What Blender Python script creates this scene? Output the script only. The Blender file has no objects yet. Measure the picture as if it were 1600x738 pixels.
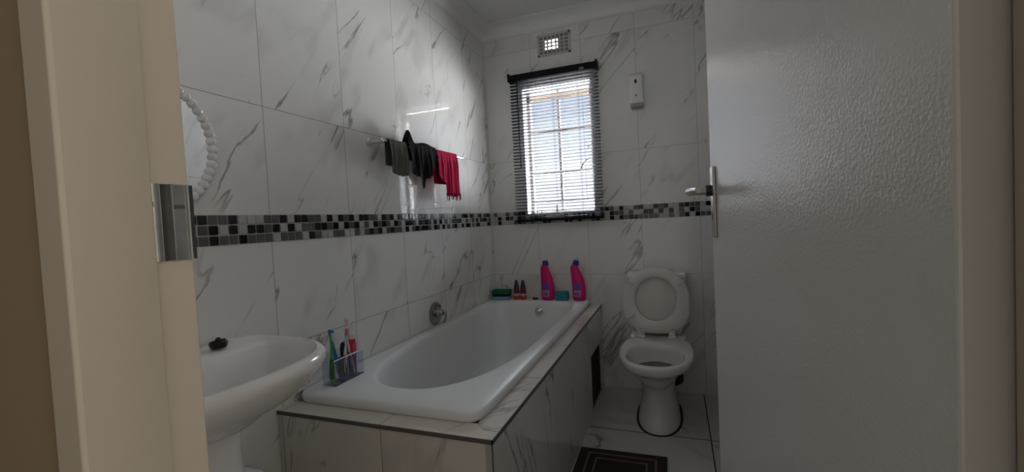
import bpy, bmesh, math, random
from mathutils import Vector, Matrix
random.seed(7)
PI = math.pi
sc = bpy.context.scene
COL = sc.collection

# ------------------------------------------------------------------ camera
cam_d = bpy.data.cameras.new('camera')
cam = bpy.data.objects.new('camera', cam_d); COL.objects.link(cam)
Rv = Vector((0.93603128, 0.34822562, -0.05083656)); Uv = Vector((0.03529382, 0.05083769, 0.9980831)); Fv = Vector((-0.35014252, 0.93603122, -0.03529546))
mw = Matrix((Rv, Uv, -Fv)).transposed().to_4x4()
mw.translation = Vector((1.19573914, -2.79291581, 1.09309801))
cam.matrix_world = mw
cam_d.sensor_fit = 'HORIZONTAL'; cam_d.sensor_width = 36.0; cam_d.lens = 685.73 * 36.0 / 1600.0
cam_d.clip_start = 0.02
sc.camera = cam

# ------------------------------------------------------------------ world, light, exposure
sc.view_settings.view_transform = 'Standard'; sc.view_settings.look = 'None'
sc.view_settings.gamma = 1.0; sc.view_settings.use_curve_mapping = False
sc.view_settings.exposure = 0.0
SKY = 69.0
w = bpy.data.worlds.new('overcast_sky'); sc.world = w; w.use_nodes = True
nt = w.node_tree; nt.nodes.clear()
wo = nt.nodes.new('ShaderNodeOutputWorld'); bg = nt.nodes.new('ShaderNodeBackground')
tc = nt.nodes.new('ShaderNodeTexCoord'); sp = nt.nodes.new('ShaderNodeSeparateXYZ'); cr = nt.nodes.new('ShaderNodeValToRGB')
nt.links.new(tc.outputs['Generated'], sp.inputs[0]); nt.links.new(sp.outputs[2], cr.inputs[0])
# unseen ground and high cloud boosted to light the room, pale haze in view between
mr_ = nt.nodes.new('ShaderNodeMapRange'); mr_.inputs[1].default_value = -1; mr_.inputs[2].default_value = 1
nt.links.new(sp.outputs[2], mr_.inputs[0]); nt.links.new(mr_.outputs[0], cr.inputs[0])
E_ = cr.color_ramp.elements
GROUND, HAZE_LOW, HAZE_HIGH, CLOUD = (.80, .79, .77), (.0200, .0208, .0228), (.0100, .0120, .0165), (.88, .94, 1.0)
for i, (p_, c_) in enumerate(((0, GROUND), (.475, GROUND), (.495, HAZE_LOW), (.56, HAZE_LOW), (.645, HAZE_HIGH), (.70, CLOUD), (1, CLOUD))):
    el = E_[i] if i < 2 else E_.new(p_)
    el.position = p_; el.color = (*c_, 1)
nt.links.new(cr.outputs[0], bg.inputs[0]); bg.inputs[1].default_value = SKY
nt.links.new(bg.outputs[0], wo.inputs[0])

def area(name, loc, rot, sx, sy, power, color, portal=False):
    d = bpy.data.lights.new(name, 'AREA'); d.shape = 'RECTANGLE'; d.size = sx; d.size_y = sy
    d.energy = power; d.color = color; d.cycles.is_portal = portal
    o = bpy.data.objects.new(name, d); COL.objects.link(o); o.location = loc; o.rotation_euler = rot
    return o
area('window_portal', (.49, .24, 1.54), (-PI/2, 0, 0), .50, .90, 1, (1, 1, 1), True)
area('hall_window_light', (2.9, -3.15, 1.5), (0, PI/2, 0), 1.2, .8, 13.0, (1, .88, .76))  # fill added at the unseen hall end to warm the door frame
area('hall_back_fill', (1.7, -4.15, 1.25), (PI/2, 0, 0), 2.4, 2.2, 6.5, (1, .95, .88))  # fill added behind the camera to brighten the far wall

# ------------------------------------------------------------------ materials
MATS = {}
def pmat(name, color, rough=.5, metal=0, spec=.5, trans=0, bump=None, coat=0, ior=1.45, vary=None, alpha=1):
    m = bpy.data.materials.new(name); m.use_nodes = True; t = m.node_tree
    b = t.nodes['Principled BSDF']
    b.inputs['Base Color'].default_value = (*color, 1); b.inputs['Roughness'].default_value = rough
    b.inputs['Metallic'].default_value = metal; b.inputs['Specular IOR Level'].default_value = spec
    b.inputs['Transmission Weight'].default_value = trans; b.inputs['Coat Weight'].default_value = coat
    b.inputs['IOR'].default_value = ior; b.inputs['Alpha'].default_value = alpha
    co = t.nodes.new('ShaderNodeTexCoord')
    if vary:   # (scale, amount)
        n = t.nodes.new('ShaderNodeTexNoise'); n.inputs['Scale'].default_value = vary[0]; n.inputs['Detail'].default_value = 4
        t.links.new(co.outputs['Object'], n.inputs['Vector'])
        mx = t.nodes.new('ShaderNodeMix'); mx.data_type = 'RGBA'
        mx.inputs['A'].default_value = (*[c*(1-vary[1]) for c in color], 1); mx.inputs['B'].default_value = (*[min(1, c*(1+vary[1])) for c in color], 1)
        t.links.new(n.outputs['Fac'], mx.inputs['Factor']); t.links.new(mx.outputs['Result'], b.inputs['Base Color'])
    if bump:   # (scale, strength, distance)
        n = t.nodes.new('ShaderNodeTexNoise'); n.inputs['Scale'].default_value = bump[0]; n.inputs['Detail'].default_value = 2
        t.links.new(co.outputs['Object'], n.inputs['Vector'])
        bp = t.nodes.new('ShaderNodeBump'); bp.inputs['Strength'].default_value = bump[1]; bp.inputs['Distance'].default_value = bump[2]
        t.links.new(n.outputs['Fac'], bp.inputs['Height']); t.links.new(bp.outputs[0], b.inputs['Normal'])
    MATS[name] = m
    return m

def tile_mat(name, uc, vc, u0, v0, tw, th, base=(.78, .775, .755), veins=(.24, .235, .22), grout=(.36, .36, .35), gw=.0014, rough=.035, ang=.62, seed=0.0, vs=.85, flip=1):
    m = bpy.data.materials.new(name); m.use_nodes = True; t = m.node_tree; L = t.links.new
    b = t.nodes['Principled BSDF']
    def M(op, a, c=None, d=None):
        n = t.nodes.new('ShaderNodeMath'); n.operation = op
        for i, v in enumerate((a, c, d)):
            if v is None: continue
            if isinstance(v, (int, float)): n.inputs[i].default_value = v
            else: L(v, n.inputs[i])
        return n.outputs[0]
    co = t.nodes.new('ShaderNodeTexCoord'); s = t.nodes.new('ShaderNodeSeparateXYZ'); L(co.outputs['Object'], s.inputs[0])
    U = s.outputs[uc]; V = s.outputs[vc]
    tu = M('DIVIDE', M('SUBTRACT', U, u0), tw); tv = M('DIVIDE', M('SUBTRACT', V, v0), th)
    iu = M('FLOOR', tu); iv = M('FLOOR', tv)
    fu = M('FRACT', tu); fv = M('FRACT', tv)
    eu = M('MULTIPLY', M('MINIMUM', fu, M('SUBTRACT', 1.0, fu)), tw); ev = M('MULTIPLY', M('MINIMUM', fv, M('SUBTRACT', 1.0, fv)), th)
    edge = M('LESS_THAN', M('MINIMUM', eu, ev), gw)
    # hash per tile
    cx = t.nodes.new('ShaderNodeCombineXYZ'); L(iu, cx.inputs[0]); L(iv, cx.inputs[1]); cx.inputs[2].default_value = seed
    wn = t.nodes.new('ShaderNodeTexWhiteNoise'); wn.noise_dimensions = '3D'; L(cx.outputs[0], wn.inputs['Vector'])
    # rotated coordinates: a runs along the vein, c across it
    ca, sa = math.cos(ang), math.sin(ang)
    Uf = M('MULTIPLY', U, float(flip))
    a = M('ADD', M('MULTIPLY', Uf, sa), M('MULTIPLY', V, ca)); c = M('SUBTRACT', M('MULTIPLY', Uf, ca), M('MULTIPLY', V, sa))
    hz = M('MULTIPLY', wn.outputs['Value'], 37.0)
    def vein(sa_, sc_, det, off, width, lo, hi, dist):
        k = t.nodes.new('ShaderNodeCombineXYZ')
        L(M('MULTIPLY', a, sa_*vs), k.inputs[0]); L(M('MULTIPLY', c, sc_*vs), k.inputs[1]); L(M('ADD', hz, off), k.inputs[2])
        n = t.nodes.new('ShaderNodeTexNoise'); n.inputs['Scale'].default_value = 1; n.inputs['Detail'].default_value = det; n.inputs['Distortion'].default_value = dist
        L(k.outputs[0], n.inputs['Vector'])
        r = M('ABSOLUTE', M('SUBTRACT', n.outputs['Fac'], .5))
        line = t.nodes.new('ShaderNodeMapRange'); line.interpolation_type = 'SMOOTHSTEP'
        L(r, line.inputs[0]); line.inputs[1].default_value = 0; line.inputs[2].default_value = width; line.inputs[3].default_value = 1; line.inputs[4].default_value = 0
        k2 = t.nodes.new('ShaderNodeCombineXYZ'); L(M('MULTIPLY', U, 4.5*vs), k2.inputs[0]); L(M('MULTIPLY', V, 4.5*vs), k2.inputs[1]); L(M('ADD', hz, off+9), k2.inputs[2])
        n2 = t.nodes.new('ShaderNodeTexNoise'); n2.inputs['Scale'].default_value = 1; n2.inputs['Detail'].default_value = 2; L(k2.outputs[0], n2.inputs['Vector'])
        mk = t.nodes.new('ShaderNodeMapRange'); mk.interpolation_type = 'SMOOTHSTEP'; L(n2.outputs['Fac'], mk.inputs[0]); mk.inputs[1].default_value = lo; mk.inputs[2].default_value = hi
        return M('MULTIPLY', line.outputs[0], mk.outputs[0])
    v1 = vein(.8, 4.2, 5, 0, .012, .44, .58, .5)
    v2 = vein(1.0, 4.2, 4, 17, .06, .46, .66, .35)
    v3 = vein(1.2, 4.5, 5, 31, .006, .52, .64, .35)
    f = M('MINIMUM', M('ADD', M('ADD', M('MULTIPLY', v1, .85), M('MULTIPLY', v2, .26)), M('MULTIPLY', v3, .6)), 1.0)
    mx = t.nodes.new('ShaderNodeMix'); mx.data_type = 'RGBA'; mx.inputs['A'].default_value = (*base, 1); mx.inputs['B'].default_value = (*veins, 1); L(f, mx.inputs['Factor'])
    mg = t.nodes.new('ShaderNodeMix'); mg.data_type = 'RGBA'; L(mx.outputs['Result'], mg.inputs['A']); mg.inputs['B'].default_value = (*grout, 1); L(edge, mg.inputs['Factor'])
    L(mg.outputs['Result'], b.inputs['Base Color'])
    L(M('ADD', M('MULTIPLY', edge, .7), rough), b.inputs['Roughness'])
    bp = t.nodes.new('ShaderNodeBump'); bp.inputs['Strength'].default_value = .6; bp.inputs['Distance'].default_value = .001
    L(M('SUBTRACT', 1.0, edge), bp.inputs['Height']); L(bp.outputs[0], b.inputs['Normal'])
    MATS[name] = m
    return m

ZB, ZT, TH = 1.0634, 1.1507, .338        # mosaic band bottom and top, tile height
CEIL, WTOP = 2.385, 2.309
tile_mat('left_tiles_upper', 1, 2, -.321, ZT+TH, .36, .72, seed=1)
tile_mat('left_tiles_lower', 1, 2, -.321, ZB-TH, .36, .72, seed=5)
tile_mat('back_tiles_upper', 0, 2, 1.002, ZT+TH, .3304, .72, seed=9, grout=(.45, .45, .44), gw=.0012, rough=.10, veins=(.34, .33, .31))
tile_mat('back_tiles_lower', 0, 2, 1.002, ZB-TH, .3304, .72, seed=3, grout=(.45, .45, .44), gw=.0012, rough=.10, veins=(.34, .33, .31))
tile_mat('side_tiles', 1, 2, -.321, ZB-TH, .36, .72, seed=11)
tile_mat('near_tiles', 0, 2, 1.002, ZB-TH, .3304, .72, seed=13)
tile_mat('floor_tiles', 0, 1, 1.317, -.56, .60, .60, base=(.58, .57, .55), veins=(.25, .24, .22), grout=(.04, .04, .04), gw=.003, rough=.12, seed=21, vs=.8, ang=.9, flip=-1)
tile_mat('bath_front_tiles', 0, 2, .39, .53, .37, .60, base=(.62, .575, .52), grout=(.25, .24, .22), seed=23, ang=.35)
tile_mat('bath_side_tiles', 1, 2, -1.785, .53, .60, .60, base=(.66, .65, .63), seed=29, ang=-.35)
tile_mat('ledge_tiles_x', 0, 1, .39, -1.79, .37, .2, base=(.70, .65, .57), veins=(.50, .43, .34), grout=(.16, .14, .12), seed=31)
tile_mat('ledge_tiles_y', 0, 1, .60, -.54, .5, .40, base=(.70, .68, .63), veins=(.45, .42, .38), grout=(.12, .11, .10), seed=33)
pmat('mosaic_grout', (.55, .55, .53), .8)
pmat('mosaic_black', (.006, .006, .008), .08)
pmat('mosaic_grey', (.105, .108, .11), .10)
pmat('mosaic_pale', (.45, .46, .45), .10)
pmat('plaster_white', (.78, .78, .77), .7, vary=(3, .04))
pmat('cornice_white', (.80, .80, .79), .6)
pmat('hall_paint', (.33, .265, .18), .8, bump=(90, .15, .002), vary=(2, .06))
pmat('hall_floor', (.30, .26, .22), .5)
pmat('frame_paint', (.60, .555, .475), .45, bump=(60, .12, .001), vary=(4, .04))
pmat('galvanised_steel', (.40, .42, .41), .42, metal=.85, vary=(30, .35))
pmat('galvanised_dark', (.10, .11, .105), .4, metal=.7, vary=(30, .4))
pmat('rust_mark', (.10, .09, .08), .7)
pmat('door_paint', (.74, .74, .73), .22, spec=.8, bump=(230, .32, .0022), coat=0, vary=(2, .03))
pmat('chrome', (.72, .72, .72), .08, metal=1)
pmat('tap_chrome', (.36, .36, .36), .09, metal=1)  # chrome darkened, the dark room's reflection put into its colour
pmat('satin_chrome', (.55, .53, .50), .28, metal=1)
pmat('dark_metal', (.05, .05, .05), .35, metal=.6)
pmat('ceramic', (.80, .80, .79), .07, coat=.3)
pmat('toilet_ceramic', (.74, .73, .71), .10, coat=.2)
pmat('acrylic_white', (.79, .80, .81), .38, spec=.3)
pmat('seat_plastic', (.72, .70, .67), .25)
pmat('white_plastic', (.80, .80, .80), .35)
pmat('vent_plastic', (.60, .57, .54), .6)
pmat('beige_plastic', (.45, .37, .31), .45)
pmat('grey_plastic', (.22, .22, .23), .4)
pmat('black_rubber', (.008, .008, .009), .45)
pmat('trim_edge', (.10, .09, .08), .5)
pmat('blind_slat', (.005, .005, .011), .6, spec=.1)
pmat('blind_rail', (.004, .004, .007), .45, spec=.2)
pmat('window_steel', (.42, .38, .38), .5, vary=(14, .2))
pmat('window_steel_lit', (.60, .47, .34), .6)  # brown steel of the top member, with its different light put into the colour
pmat('reveal_white', (.85, .85, .86), .4)
pmat('seal_black', (.02, .02, .018), .8)
pmat('opening_shade', (.015, .014, .013), .9)
pmat('olive_cloth', (.10, .108, .092), .95, spec=.12, vary=(25, .3), bump=(300, .3, .002))
pmat('black_cloth', (.014, .012, .014), .95, spec=.12, vary=(20, .35), bump=(300, .3, .002))
pmat('crimson_cloth', (.40, .003, .050), .9, spec=.12, vary=(25, .25), bump=(300, .3, .002))
pmat('magenta_plastic', (.62, .003, .16), .28)
pmat('navy_plastic', (.01, .03, .22), .35)
pmat('label_violet', (.16, .07, .34), .4, vary=(40, .3))
pmat('label_pale', (.46, .20, .36), .4, vary=(60, .4))
pmat('clear_cap', (.55, .60, .70), .2)
pmat('green_scourer', (.004, .13, .07), .95, bump=(200, .8, .004))
pmat('dark_green', (.004, .02, .018), .95)
pmat('pale_blue_foam', (.20, .38, .50), .9, bump=(120, .6, .003))
pmat('teal_foam', (.035, .22, .29), .9, bump=(120, .6, .003))
pmat('violet_plastic', (.035, .015, .09), .35)
pmat('maroon_plastic', (.13, .01, .05), .35)
pmat('orange_cap', (.55, .07, .03), .4)
pmat('pale_cap', (.70, .66, .66), .4)
pmat('green_brush', (.05, .34, .06), .35)
pmat('dark_green_brush', (.01, .10, .03), .4)
pmat('blue_brush', (.03, .12, .46), .35)
pmat('pink_brush', (.60, .28, .27), .4)
pmat('bristles', (.55, .62, .70), .7)
pmat('red_tube', (.55, .012, .035), .3)
pmat('purple_tube', (.07, .035, .24), .3)
pmat('blue_tube', (.015, .13, .42), .3)
pmat('yellow_print', (.55, .50, .05), .4)
pmat('mat_brown', (.030, .018, .016), .98, bump=(250, .8, .004), vary=(60, .3))
pmat('mat_line', (.17, .11, .10), .98, bump=(250, .8, .004))
pmat('water', (.10, .11, .10), .03, ior=1.33)
pmat('mirror_glass', (.90, .91, .93), .01, metal=1)
pmat('pearl', (.78, .79, .80), .18, coat=.6)

# thin window glass: see-through with a reflecting surface
g = bpy.data.materials.new('window_glass'); g.use_nodes = True; t = g.node_tree; t.nodes.clear()
go = t.nodes.new('ShaderNodeOutputMaterial'); gm = t.nodes.new('ShaderNodeMixShader'); gt = t.nodes.new('ShaderNodeBsdfTransparent'); gg = t.nodes.new('ShaderNodeBsdfGlossy'); gf = t.nodes.new('ShaderNodeFresnel')
gt.inputs[0].default_value = (.93, .95, .97, 1); gg.inputs['Roughness'].default_value = .02; gf.inputs[0].default_value = 1.45
gm.inputs[0].default_value = .07; t.nodes.remove(gf); t.links.new(gt.outputs[0], gm.inputs[1]); t.links.new(gg.outputs[0], gm.inputs[2]); t.links.new(gm.outputs[0], go.inputs[0])
MATS['window_glass'] = g
ga = g.copy(); ga.name = 'clear_acrylic'; MATS['clear_acrylic'] = ga
for nd in ga.node_tree.nodes:
    if nd.type == 'BSDF_TRANSPARENT': nd.inputs[0].default_value = (.95, .97, .98, 1)
    if nd.type == 'BSDF_GLOSSY': nd.inputs['Roughness'].default_value = .12; nd.inputs[0].default_value = (.8, .85, .9, 1)

# ------------------------------------------------------------------ mesh builder
class MB:
    def __init__(s): s.v = []; s.f = []; s.m = []; s.names = []
    def mi(s, m):
        if m not in s.names: s.names.append(m)
        return s.names.index(m)
    def face(s, idx, m): s.f.append(tuple(idx)); s.m.append(s.mi(m))
    def box(s, a, b, m, M=None):
        n = len(s.v); x0, y0, z0 = a; x1, y1, z1 = b
        P = [Vector(p) for p in ((x0,y0,z0),(x1,y0,z0),(x1,y1,z0),(x0,y1,z0),(x0,y0,z1),(x1,y0,z1),(x1,y1,z1),(x0,y1,z1))]
        if M is not None: P = [M @ p for p in P]
        s.v += P
        for q in ((0,3,2,1),(4,5,6,7),(0,1,5,4),(1,2,6,5),(2,3,7,6),(3,0,4,7)): s.face([n+i for i in q], m)
        return s
    def loft(s, rings, m, cap0=True, cap1=True, closed=True):
        n = len(s.v); k = len(rings[0])
        for r in rings: s.v += [Vector(p) for p in r]
        for j in range(len(rings)-1):
            mm = m[j] if isinstance(m, list) else m
            for i in range(k if closed else k-1):
                i2 = (i+1) % k
                s.face((n+j*k+i, n+j*k+i2, n+(j+1)*k+i2, n+(j+1)*k+i), mm)
        m0 = m[0] if isinstance(m, list) else m; m1 = m[-1] if isinstance(m, list) else m
        if cap0 and closed: s.face([n+i for i in range(k)][::-1], m0)
        if cap1 and closed: s.face([n+(len(rings)-1)*k+i for i in range(k)], m1)
        return s
    def tube(s, path, r, m, seg=12, caps=True):
        path = [Vector(p) for p in path]; rs = r if isinstance(r, (list, tuple)) else [r]*len(path)
        rings = []; up = None
        for i, p in enumerate(path):
            d = (path[min(i+1, len(path)-1)] - path[max(i-1, 0)]).normalized()
            if up is None: up = Vector((0, 0, 1)) if abs(d.z) < .9 else Vector((1, 0, 0))
            a = d.cross(up).normalized(); up = a.cross(d).normalized()
            rings.append([p + (a*math.cos(2*PI*j/seg) + up*math.sin(2*PI*j/seg))*rs[i] for j in range(seg)])
        return s.loft(rings, m, caps, caps)
    def lathe(s, base, axis, prof, m, seg=24):
        ax = Vector(axis).normalized(); base = Vector(base)
        return s.tube([base+ax*h for r, h in prof], [r for r, h in prof], m, seg) if False else s._lathe(base, ax, prof, m, seg)
    def _lathe(s, base, ax, prof, m, seg):
        a = ax.cross(Vector((0, 0, 1)) if abs(ax.z) < .9 else Vector((1, 0, 0))).normalized(); b = ax.cross(a)
        rings = [[base + ax*h + (a*math.cos(2*PI*j/seg) + b*math.sin(2*PI*j/seg))*max(r, 1e-5) for j in range(seg)] for r, h in prof]
        return s.loft(rings, m)
    def sphere(s, c, r, m, seg=12, rings=8):
        return s._lathe(Vector(c), Vector((0, 0, 1)), [(r*math.sin(PI*i/rings), -r*math.cos(PI*i/rings)) for i in range(rings+1)], m, seg)
    def build(s, name, parent=None, bevel=0, smooth=35, seg=2, solid=0, sub=0, origin=None):
        me = bpy.data.meshes.new(name)
        off = Vector(origin) if origin is not None else Vector((0, 0, 0))
        me.from_pydata([tuple(Vector(v)-off) for v in s.v], [], s.f)
        for n in s.names: me.materials.append(MATS[n])
        for p, i in zip(me.polygons, s.m): p.material_index = i
        bm = bmesh.new(); bm.from_mesh(me); bmesh.ops.recalc_face_normals(bm, faces=bm.faces); bm.to_mesh(me); bm.free()
        if smooth:
            for p in me.polygons: p.use_smooth = True
            me.set_sharp_from_angle(angle=math.radians(smooth))
        o = bpy.data.objects.new(name, me); COL.objects.link(o)
        o.location = off
        if solid:
            q = o.modifiers.new('solid', 'SOLIDIFY'); q.thickness = solid; q.offset = 0
        if bevel:
            q = o.modifiers.new('bevel', 'BEVEL'); q.width = bevel; q.segments = seg; q.limit_method = 'ANGLE'; q.angle_limit = math.radians(40)
        if sub:
            q = o.modifiers.new('sub', 'SUBSURF'); q.levels = sub; q.render_levels = sub
        if parent is not None:
            wl = Vector((0, 0, 0)); q_ = parent
            while q_ is not None: wl = wl + q_.location; q_ = q_.parent
            o.parent = parent; o.location = off - wl
        return o
def tag(o, label=None, cat=None, group=None, kind=None):
    if label: o['label'] = label
    if cat: o['category'] = cat
    if group: o['group'] = group
    if kind: o['kind'] = kind
    return o
def struct(o, label=None): o['kind'] = 'structure'; o['category'] = o.name.split('_')[0]; o['label'] = label or o.name; return o
def empty(name, loc, label, cat, group=None):
    o = bpy.data.objects.new(name, None); COL.objects.link(o); o.location = loc; o.empty_display_size = .05
    return tag(o, label, cat, group)
def sgn(x, n): return math.copysign(abs(x)**(2/n), x)
def oval(cx, cy, hx, hy, z, n=2.0, N=64, n2=None):
    """superellipse ring; n2 is the exponent of the +y half"""
    r = []
    for i in range(N):
        a = 2*PI*i/N; e = n if math.sin(a) < 0 else (n2 or n)
        r.append((cx + hx*sgn(math.cos(a), e), cy + hy*sgn(math.sin(a), e), z))
    return r

# ================================================================== SETTING
XR, YN, YO = 1.50, -2.41, -2.53            # right wall, near wall inside face, hall side face
JX0, JX1, DT = .62, 1.395, 2.03             # door opening
# floor and ceiling
struct(MB().box((-.12, YO, -.05), (XR+.12, .2, 0), 'floor_tiles').build('floor', smooth=0), 'pale veined bathroom floor tiles with dark joints')
struct(MB().box((-.12, YO, CEIL), (XR+.12, .2, CEIL+.05), 'plaster_white').build('ceiling', smooth=0), 'white plaster bathroom ceiling')
# left wall
b = MB()
b.box((-.12, YN, 0), (0, .2, ZB), 'left_tiles_lower'); b.box((-.12, YN, ZB), (0, .2, ZT), 'mosaic_grout'); b.box((-.12, YN, ZT), (0, .2, CEIL), 'left_tiles_upper')
struct(b.build('wall_left', smooth=0), 'white marble-look tiled wall on the left')
# back wall with the window opening and the air brick hole
WX0, WX1, WZ0, WZ1 = .271, .725, 1.128, 1.955
VX0, VX1, VZ0, VZ1 = .445, .53, 2.175, 2.245
b = MB(); D = .18
def seg(x0, x1, z0, z1):
    for lo, hi, m in ((0, ZB, 'back_tiles_lower'), (ZB, ZT, 'mosaic_grout'), (ZT, CEIL, 'back_tiles_upper')):
        a, c = max(z0, lo), min(z1, hi)
        if c > a: b.box((x0, 0, a), (x1, D, c), m)
seg(0, WX0, 0, CEIL); seg(WX1, XR, 0, CEIL); seg(WX0, WX1, 0, WZ0); seg(WX0, WX1, WZ1, VZ0)
seg(WX0, VX0, VZ0, VZ1); seg(VX1, WX1, VZ0, VZ1); seg(WX0, WX1, VZ1, CEIL)
struct(b.build('wall_back', smooth=0), 'white marble-look tiled wall with the window')
b = MB(); b.box((XR, YN, 0), (XR+.12, D, ZB), 'side_tiles'); b.box((XR, YN, ZB), (XR+.12, D, CEIL), 'side_tiles')
struct(b.build('wall_right', smooth=0), 'tiled wall behind the open door')
# near wall (holds the door opening): tiled inside, painted on the hall side
b = MB(); HW = .05
for x0, x1, z0, z1 in ((-1.3, JX0-HW, 0, CEIL+.05), (JX1+HW, 3.0, 0, CEIL+.05), (JX0-HW, JX1+HW, DT+HW, CEIL+.05)):
    b.box((x0, YO, z0), (x1, YO+.055, z1), 'hall_paint')
    xa, xb = max(x0, 0), min(x1, XR)
    b.box((xa, YO+.055, z0), (xb, YN, min(z1, CEIL)), 'near_tiles')
struct(b.build('wall_near', smooth=0), 'beige painted hall wall around the doorway')
# hall around the camera
struct(MB().box((-1.3, -4.2, -.05), (3.0, YO, 0), 'hall_floor').build('floor_hall', smooth=0), 'hall floor')
struct(MB().box((-1.3, -4.2, CEIL), (3.0, YO, CEIL+.05), 'plaster_white').build('ceiling_hall', smooth=0), 'hall ceiling')
struct(MB().box((-1.4, -4.3, 0), (-1.3, YO+.055, CEIL+.05), 'hall_paint').build('wall_hall_left', smooth=0), 'hall wall at the left end')
struct(MB().box((3.0, -4.3, 0), (3.1, YO+.055, CEIL+.05), 'hall_paint').build('wall_hall_right', smooth=0), 'hall wall at the right end')
struct(MB().box((-1.3, -4.3, 0), (3.0, -4.2, CEIL+.05), 'hall_paint').build('wall_hall_back', smooth=0), 'hall wall behind the camera')

# cornice: coved profile along left, back and right walls
def cornice(name, p0, p1, inward, label):
    H = CEIL - WTOP; prof = [(0, 0), (.006, 0), (.006, .008)]
    for i in range(7):
        a = PI/2*i/6; prof.append((.010 + (.075)*(1-math.cos(a)), .010 + (H-.018)*math.sin(a)))
    prof += [(.092, H-.006), (.092, H), (0, H)]
    P0, P1, I = Vector(p0), Vector(p1), Vector(inward)
    bb = MB(); bb.loft([[P0 + I*d + Vector((0, 0, WTOP+h)) for d, h in prof], [P1 + I*d + Vector((0, 0, WTOP+h)) for d, h in prof]], 'cornice_white')
    return struct(bb.build(name, smooth=30), label)
cornice('trim_1', (0, YN, 0), (0, 0, 0), (1, 0, 0), 'white coved cornice along the left wall')
cornice('trim_2', (0, 0, 0), (XR, 0, 0), (0, -1, 0), 'white coved cornice above the window wall')
cornice('trim_3', (XR, YN, 0), (XR, 0, 0), (-1, 0, 0), 'white coved cornice along the right wall')

# mosaic bands
P = .0291
ROWS_L = ["BGGBWWWGGBWBBGGWBWBGBWBBGGWBGBWBBWBGWBBGWG",
          "GBWBWBBGBWBWGGBBGBWBGBWGWBGBGWBGWBBGWBGBGW",
          "GBGGBGGGWGGGWBGWWGGWWGWGBGBWGBGGWBWGBGBBGW"]
ROWS_R = ["BGWBWWGBWWBGBWWBBGGWBGWBW",
          "WBGGWGWWBBWBWBWGWBGWWBGGB",
          "WBWBGBBGGGGWWGWGBWBGGWWBB"]
MK = {'B': 'mosaic_black', 'G': 'mosaic_grey', 'W': 'mosaic_pale'}
def rnd(): return random.choice('BBBGGGWWWW')
b = MB(); y0 = -1.9896
k0 = math.floor((YN - y0)/P)
for k in range(k0, int(-y0/P)+1):
    ya = y0 + k*P; yb = ya + P
    if yb > 0 or ya < YN: continue
    for r in range(3):
        ch = ROWS_L[r][k] if 0 <= k < len(ROWS_L[r]) else rnd()
        z1 = ZT - r*P; b.box((0, ya+.0018, z1-P+.0018), (.004, yb-.0018, z1-.0018), MK[ch])
struct(b.build('trim_4', bevel=.0012, seg=1), 'band of small black, grey and white mosaic tiles on the left wall')
b = MB(); x0 = .7810
for k in range(-int(x0/P)-1, 26):
    xa = x0 + k*P; xb = xa + P
    if xa < 0 or xb > XR: continue
    for r in range(3):
        ch = ROWS_R[r][k] if 0 <= k < len(ROWS_R[r]) else rnd()
        z1 = ZT - r*P; z0_, z1_ = z1-P+.0018, z1-.0018
        if xb > WX0 and xa < WX1 and z1_ > WZ0: z1_ = WZ0-.001
        if z1_-z0_ < .004: continue
        b.box((xa+.0018, -.004, z0_), (xb-.0018, 0, z1_), MK[ch])
struct(b.build('trim_5', bevel=.0012, seg=1), 'band of small black, grey and white mosaic tiles on the window wall')

# door frame (pressed steel), with rebates
def frame_side(s, x):                      # s=+1 left jamb (face towards +x), -1 right jamb
    prof = [(x-s*HW, YO), (x-s*HW, YO-.004), (x-s*(HW-.003), YO-.007), (x-s*.003, YO-.007), (x, YO-.003), (x, YN-.046), (x-s*.002, YN-.043), (x-s*.009, YN-.043), (x-s*.009, YN+.003), (x-s*(HW-.006), YN+.005), (x-s*HW, YN+.003), (x-s*HW, YN)]
    return prof
b = MB()
for s, x in ((1, JX0), (-1, JX1)):
    pr_ = frame_side(s, x)
    b.loft([[(px, py, 0) for px, py in pr_], [(px, py, DT+HW) for px, py in pr_]], 'frame_paint')
b.box((JX0-.002, YO-.007, DT), (JX1+.002, YN-.043, DT+HW), 'frame_paint')
b.box((JX0-.002, YN-.05, DT+.013), (JX1+.002, YN-.004, DT+HW), 'frame_paint')
fr = struct(b.build('trim_6', bevel=.0015), 'cream painted steel door frame')

# strike plate in the left jamb
sx = JX0 - .010
b = MB()
z0, z1 = 1.064, 1.160
sy0, sy1 = YN-.047, YN-.001
b.box((sx, sy0+.001, z0+.001), (sx+.003, sy1+.008, z1-.001), 'galvanised_dark')
def ridge(ya, yb, h0, h1, m, zz0=z0+.001, zz1=z1-.001):
    n = 9; pts = []
    for i in range(n+1):
        t_ = i/n; pts.append((sx+.002 + h0*math.sin(PI*t_)**.6 + h1*t_, ya+(yb-ya)*t_))
    prof = [(sx, ya)] + pts + [(sx, yb)]
    b.loft([[(p, q, zz0) for p, q in prof], [(p, q, zz1) for p, q in prof]], m)
ridge(YN-.047, YN-.033, .0025, .003, 'galvanised_steel')
ridge(YN-.0345, YN-.0325, .004, 0, 'galvanised_steel')
b.box((sx, YN-.021, z0+.001), (sx+.0045, YN-.001, z1-.001), 'galvanised_steel')
ridge(YN-.0235, YN-.0200, .008, 0, 'galvanised_steel')
ridge(YN-.004, YN+.001, .006, 0, 'galvanised_steel')
ob = b.build('strike_plate', bevel=.0006)
tag(ob, 'worn galvanised steel strike plate let into the left door jamb', 'strike plate')
b = MB()
b.box((sx+.0040, YN-.0195, 1.129), (sx+.0052, YN-.0050, 1.1335), 'rust_mark'); b.build('scratch', parent=ob, bevel=.0005)
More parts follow.
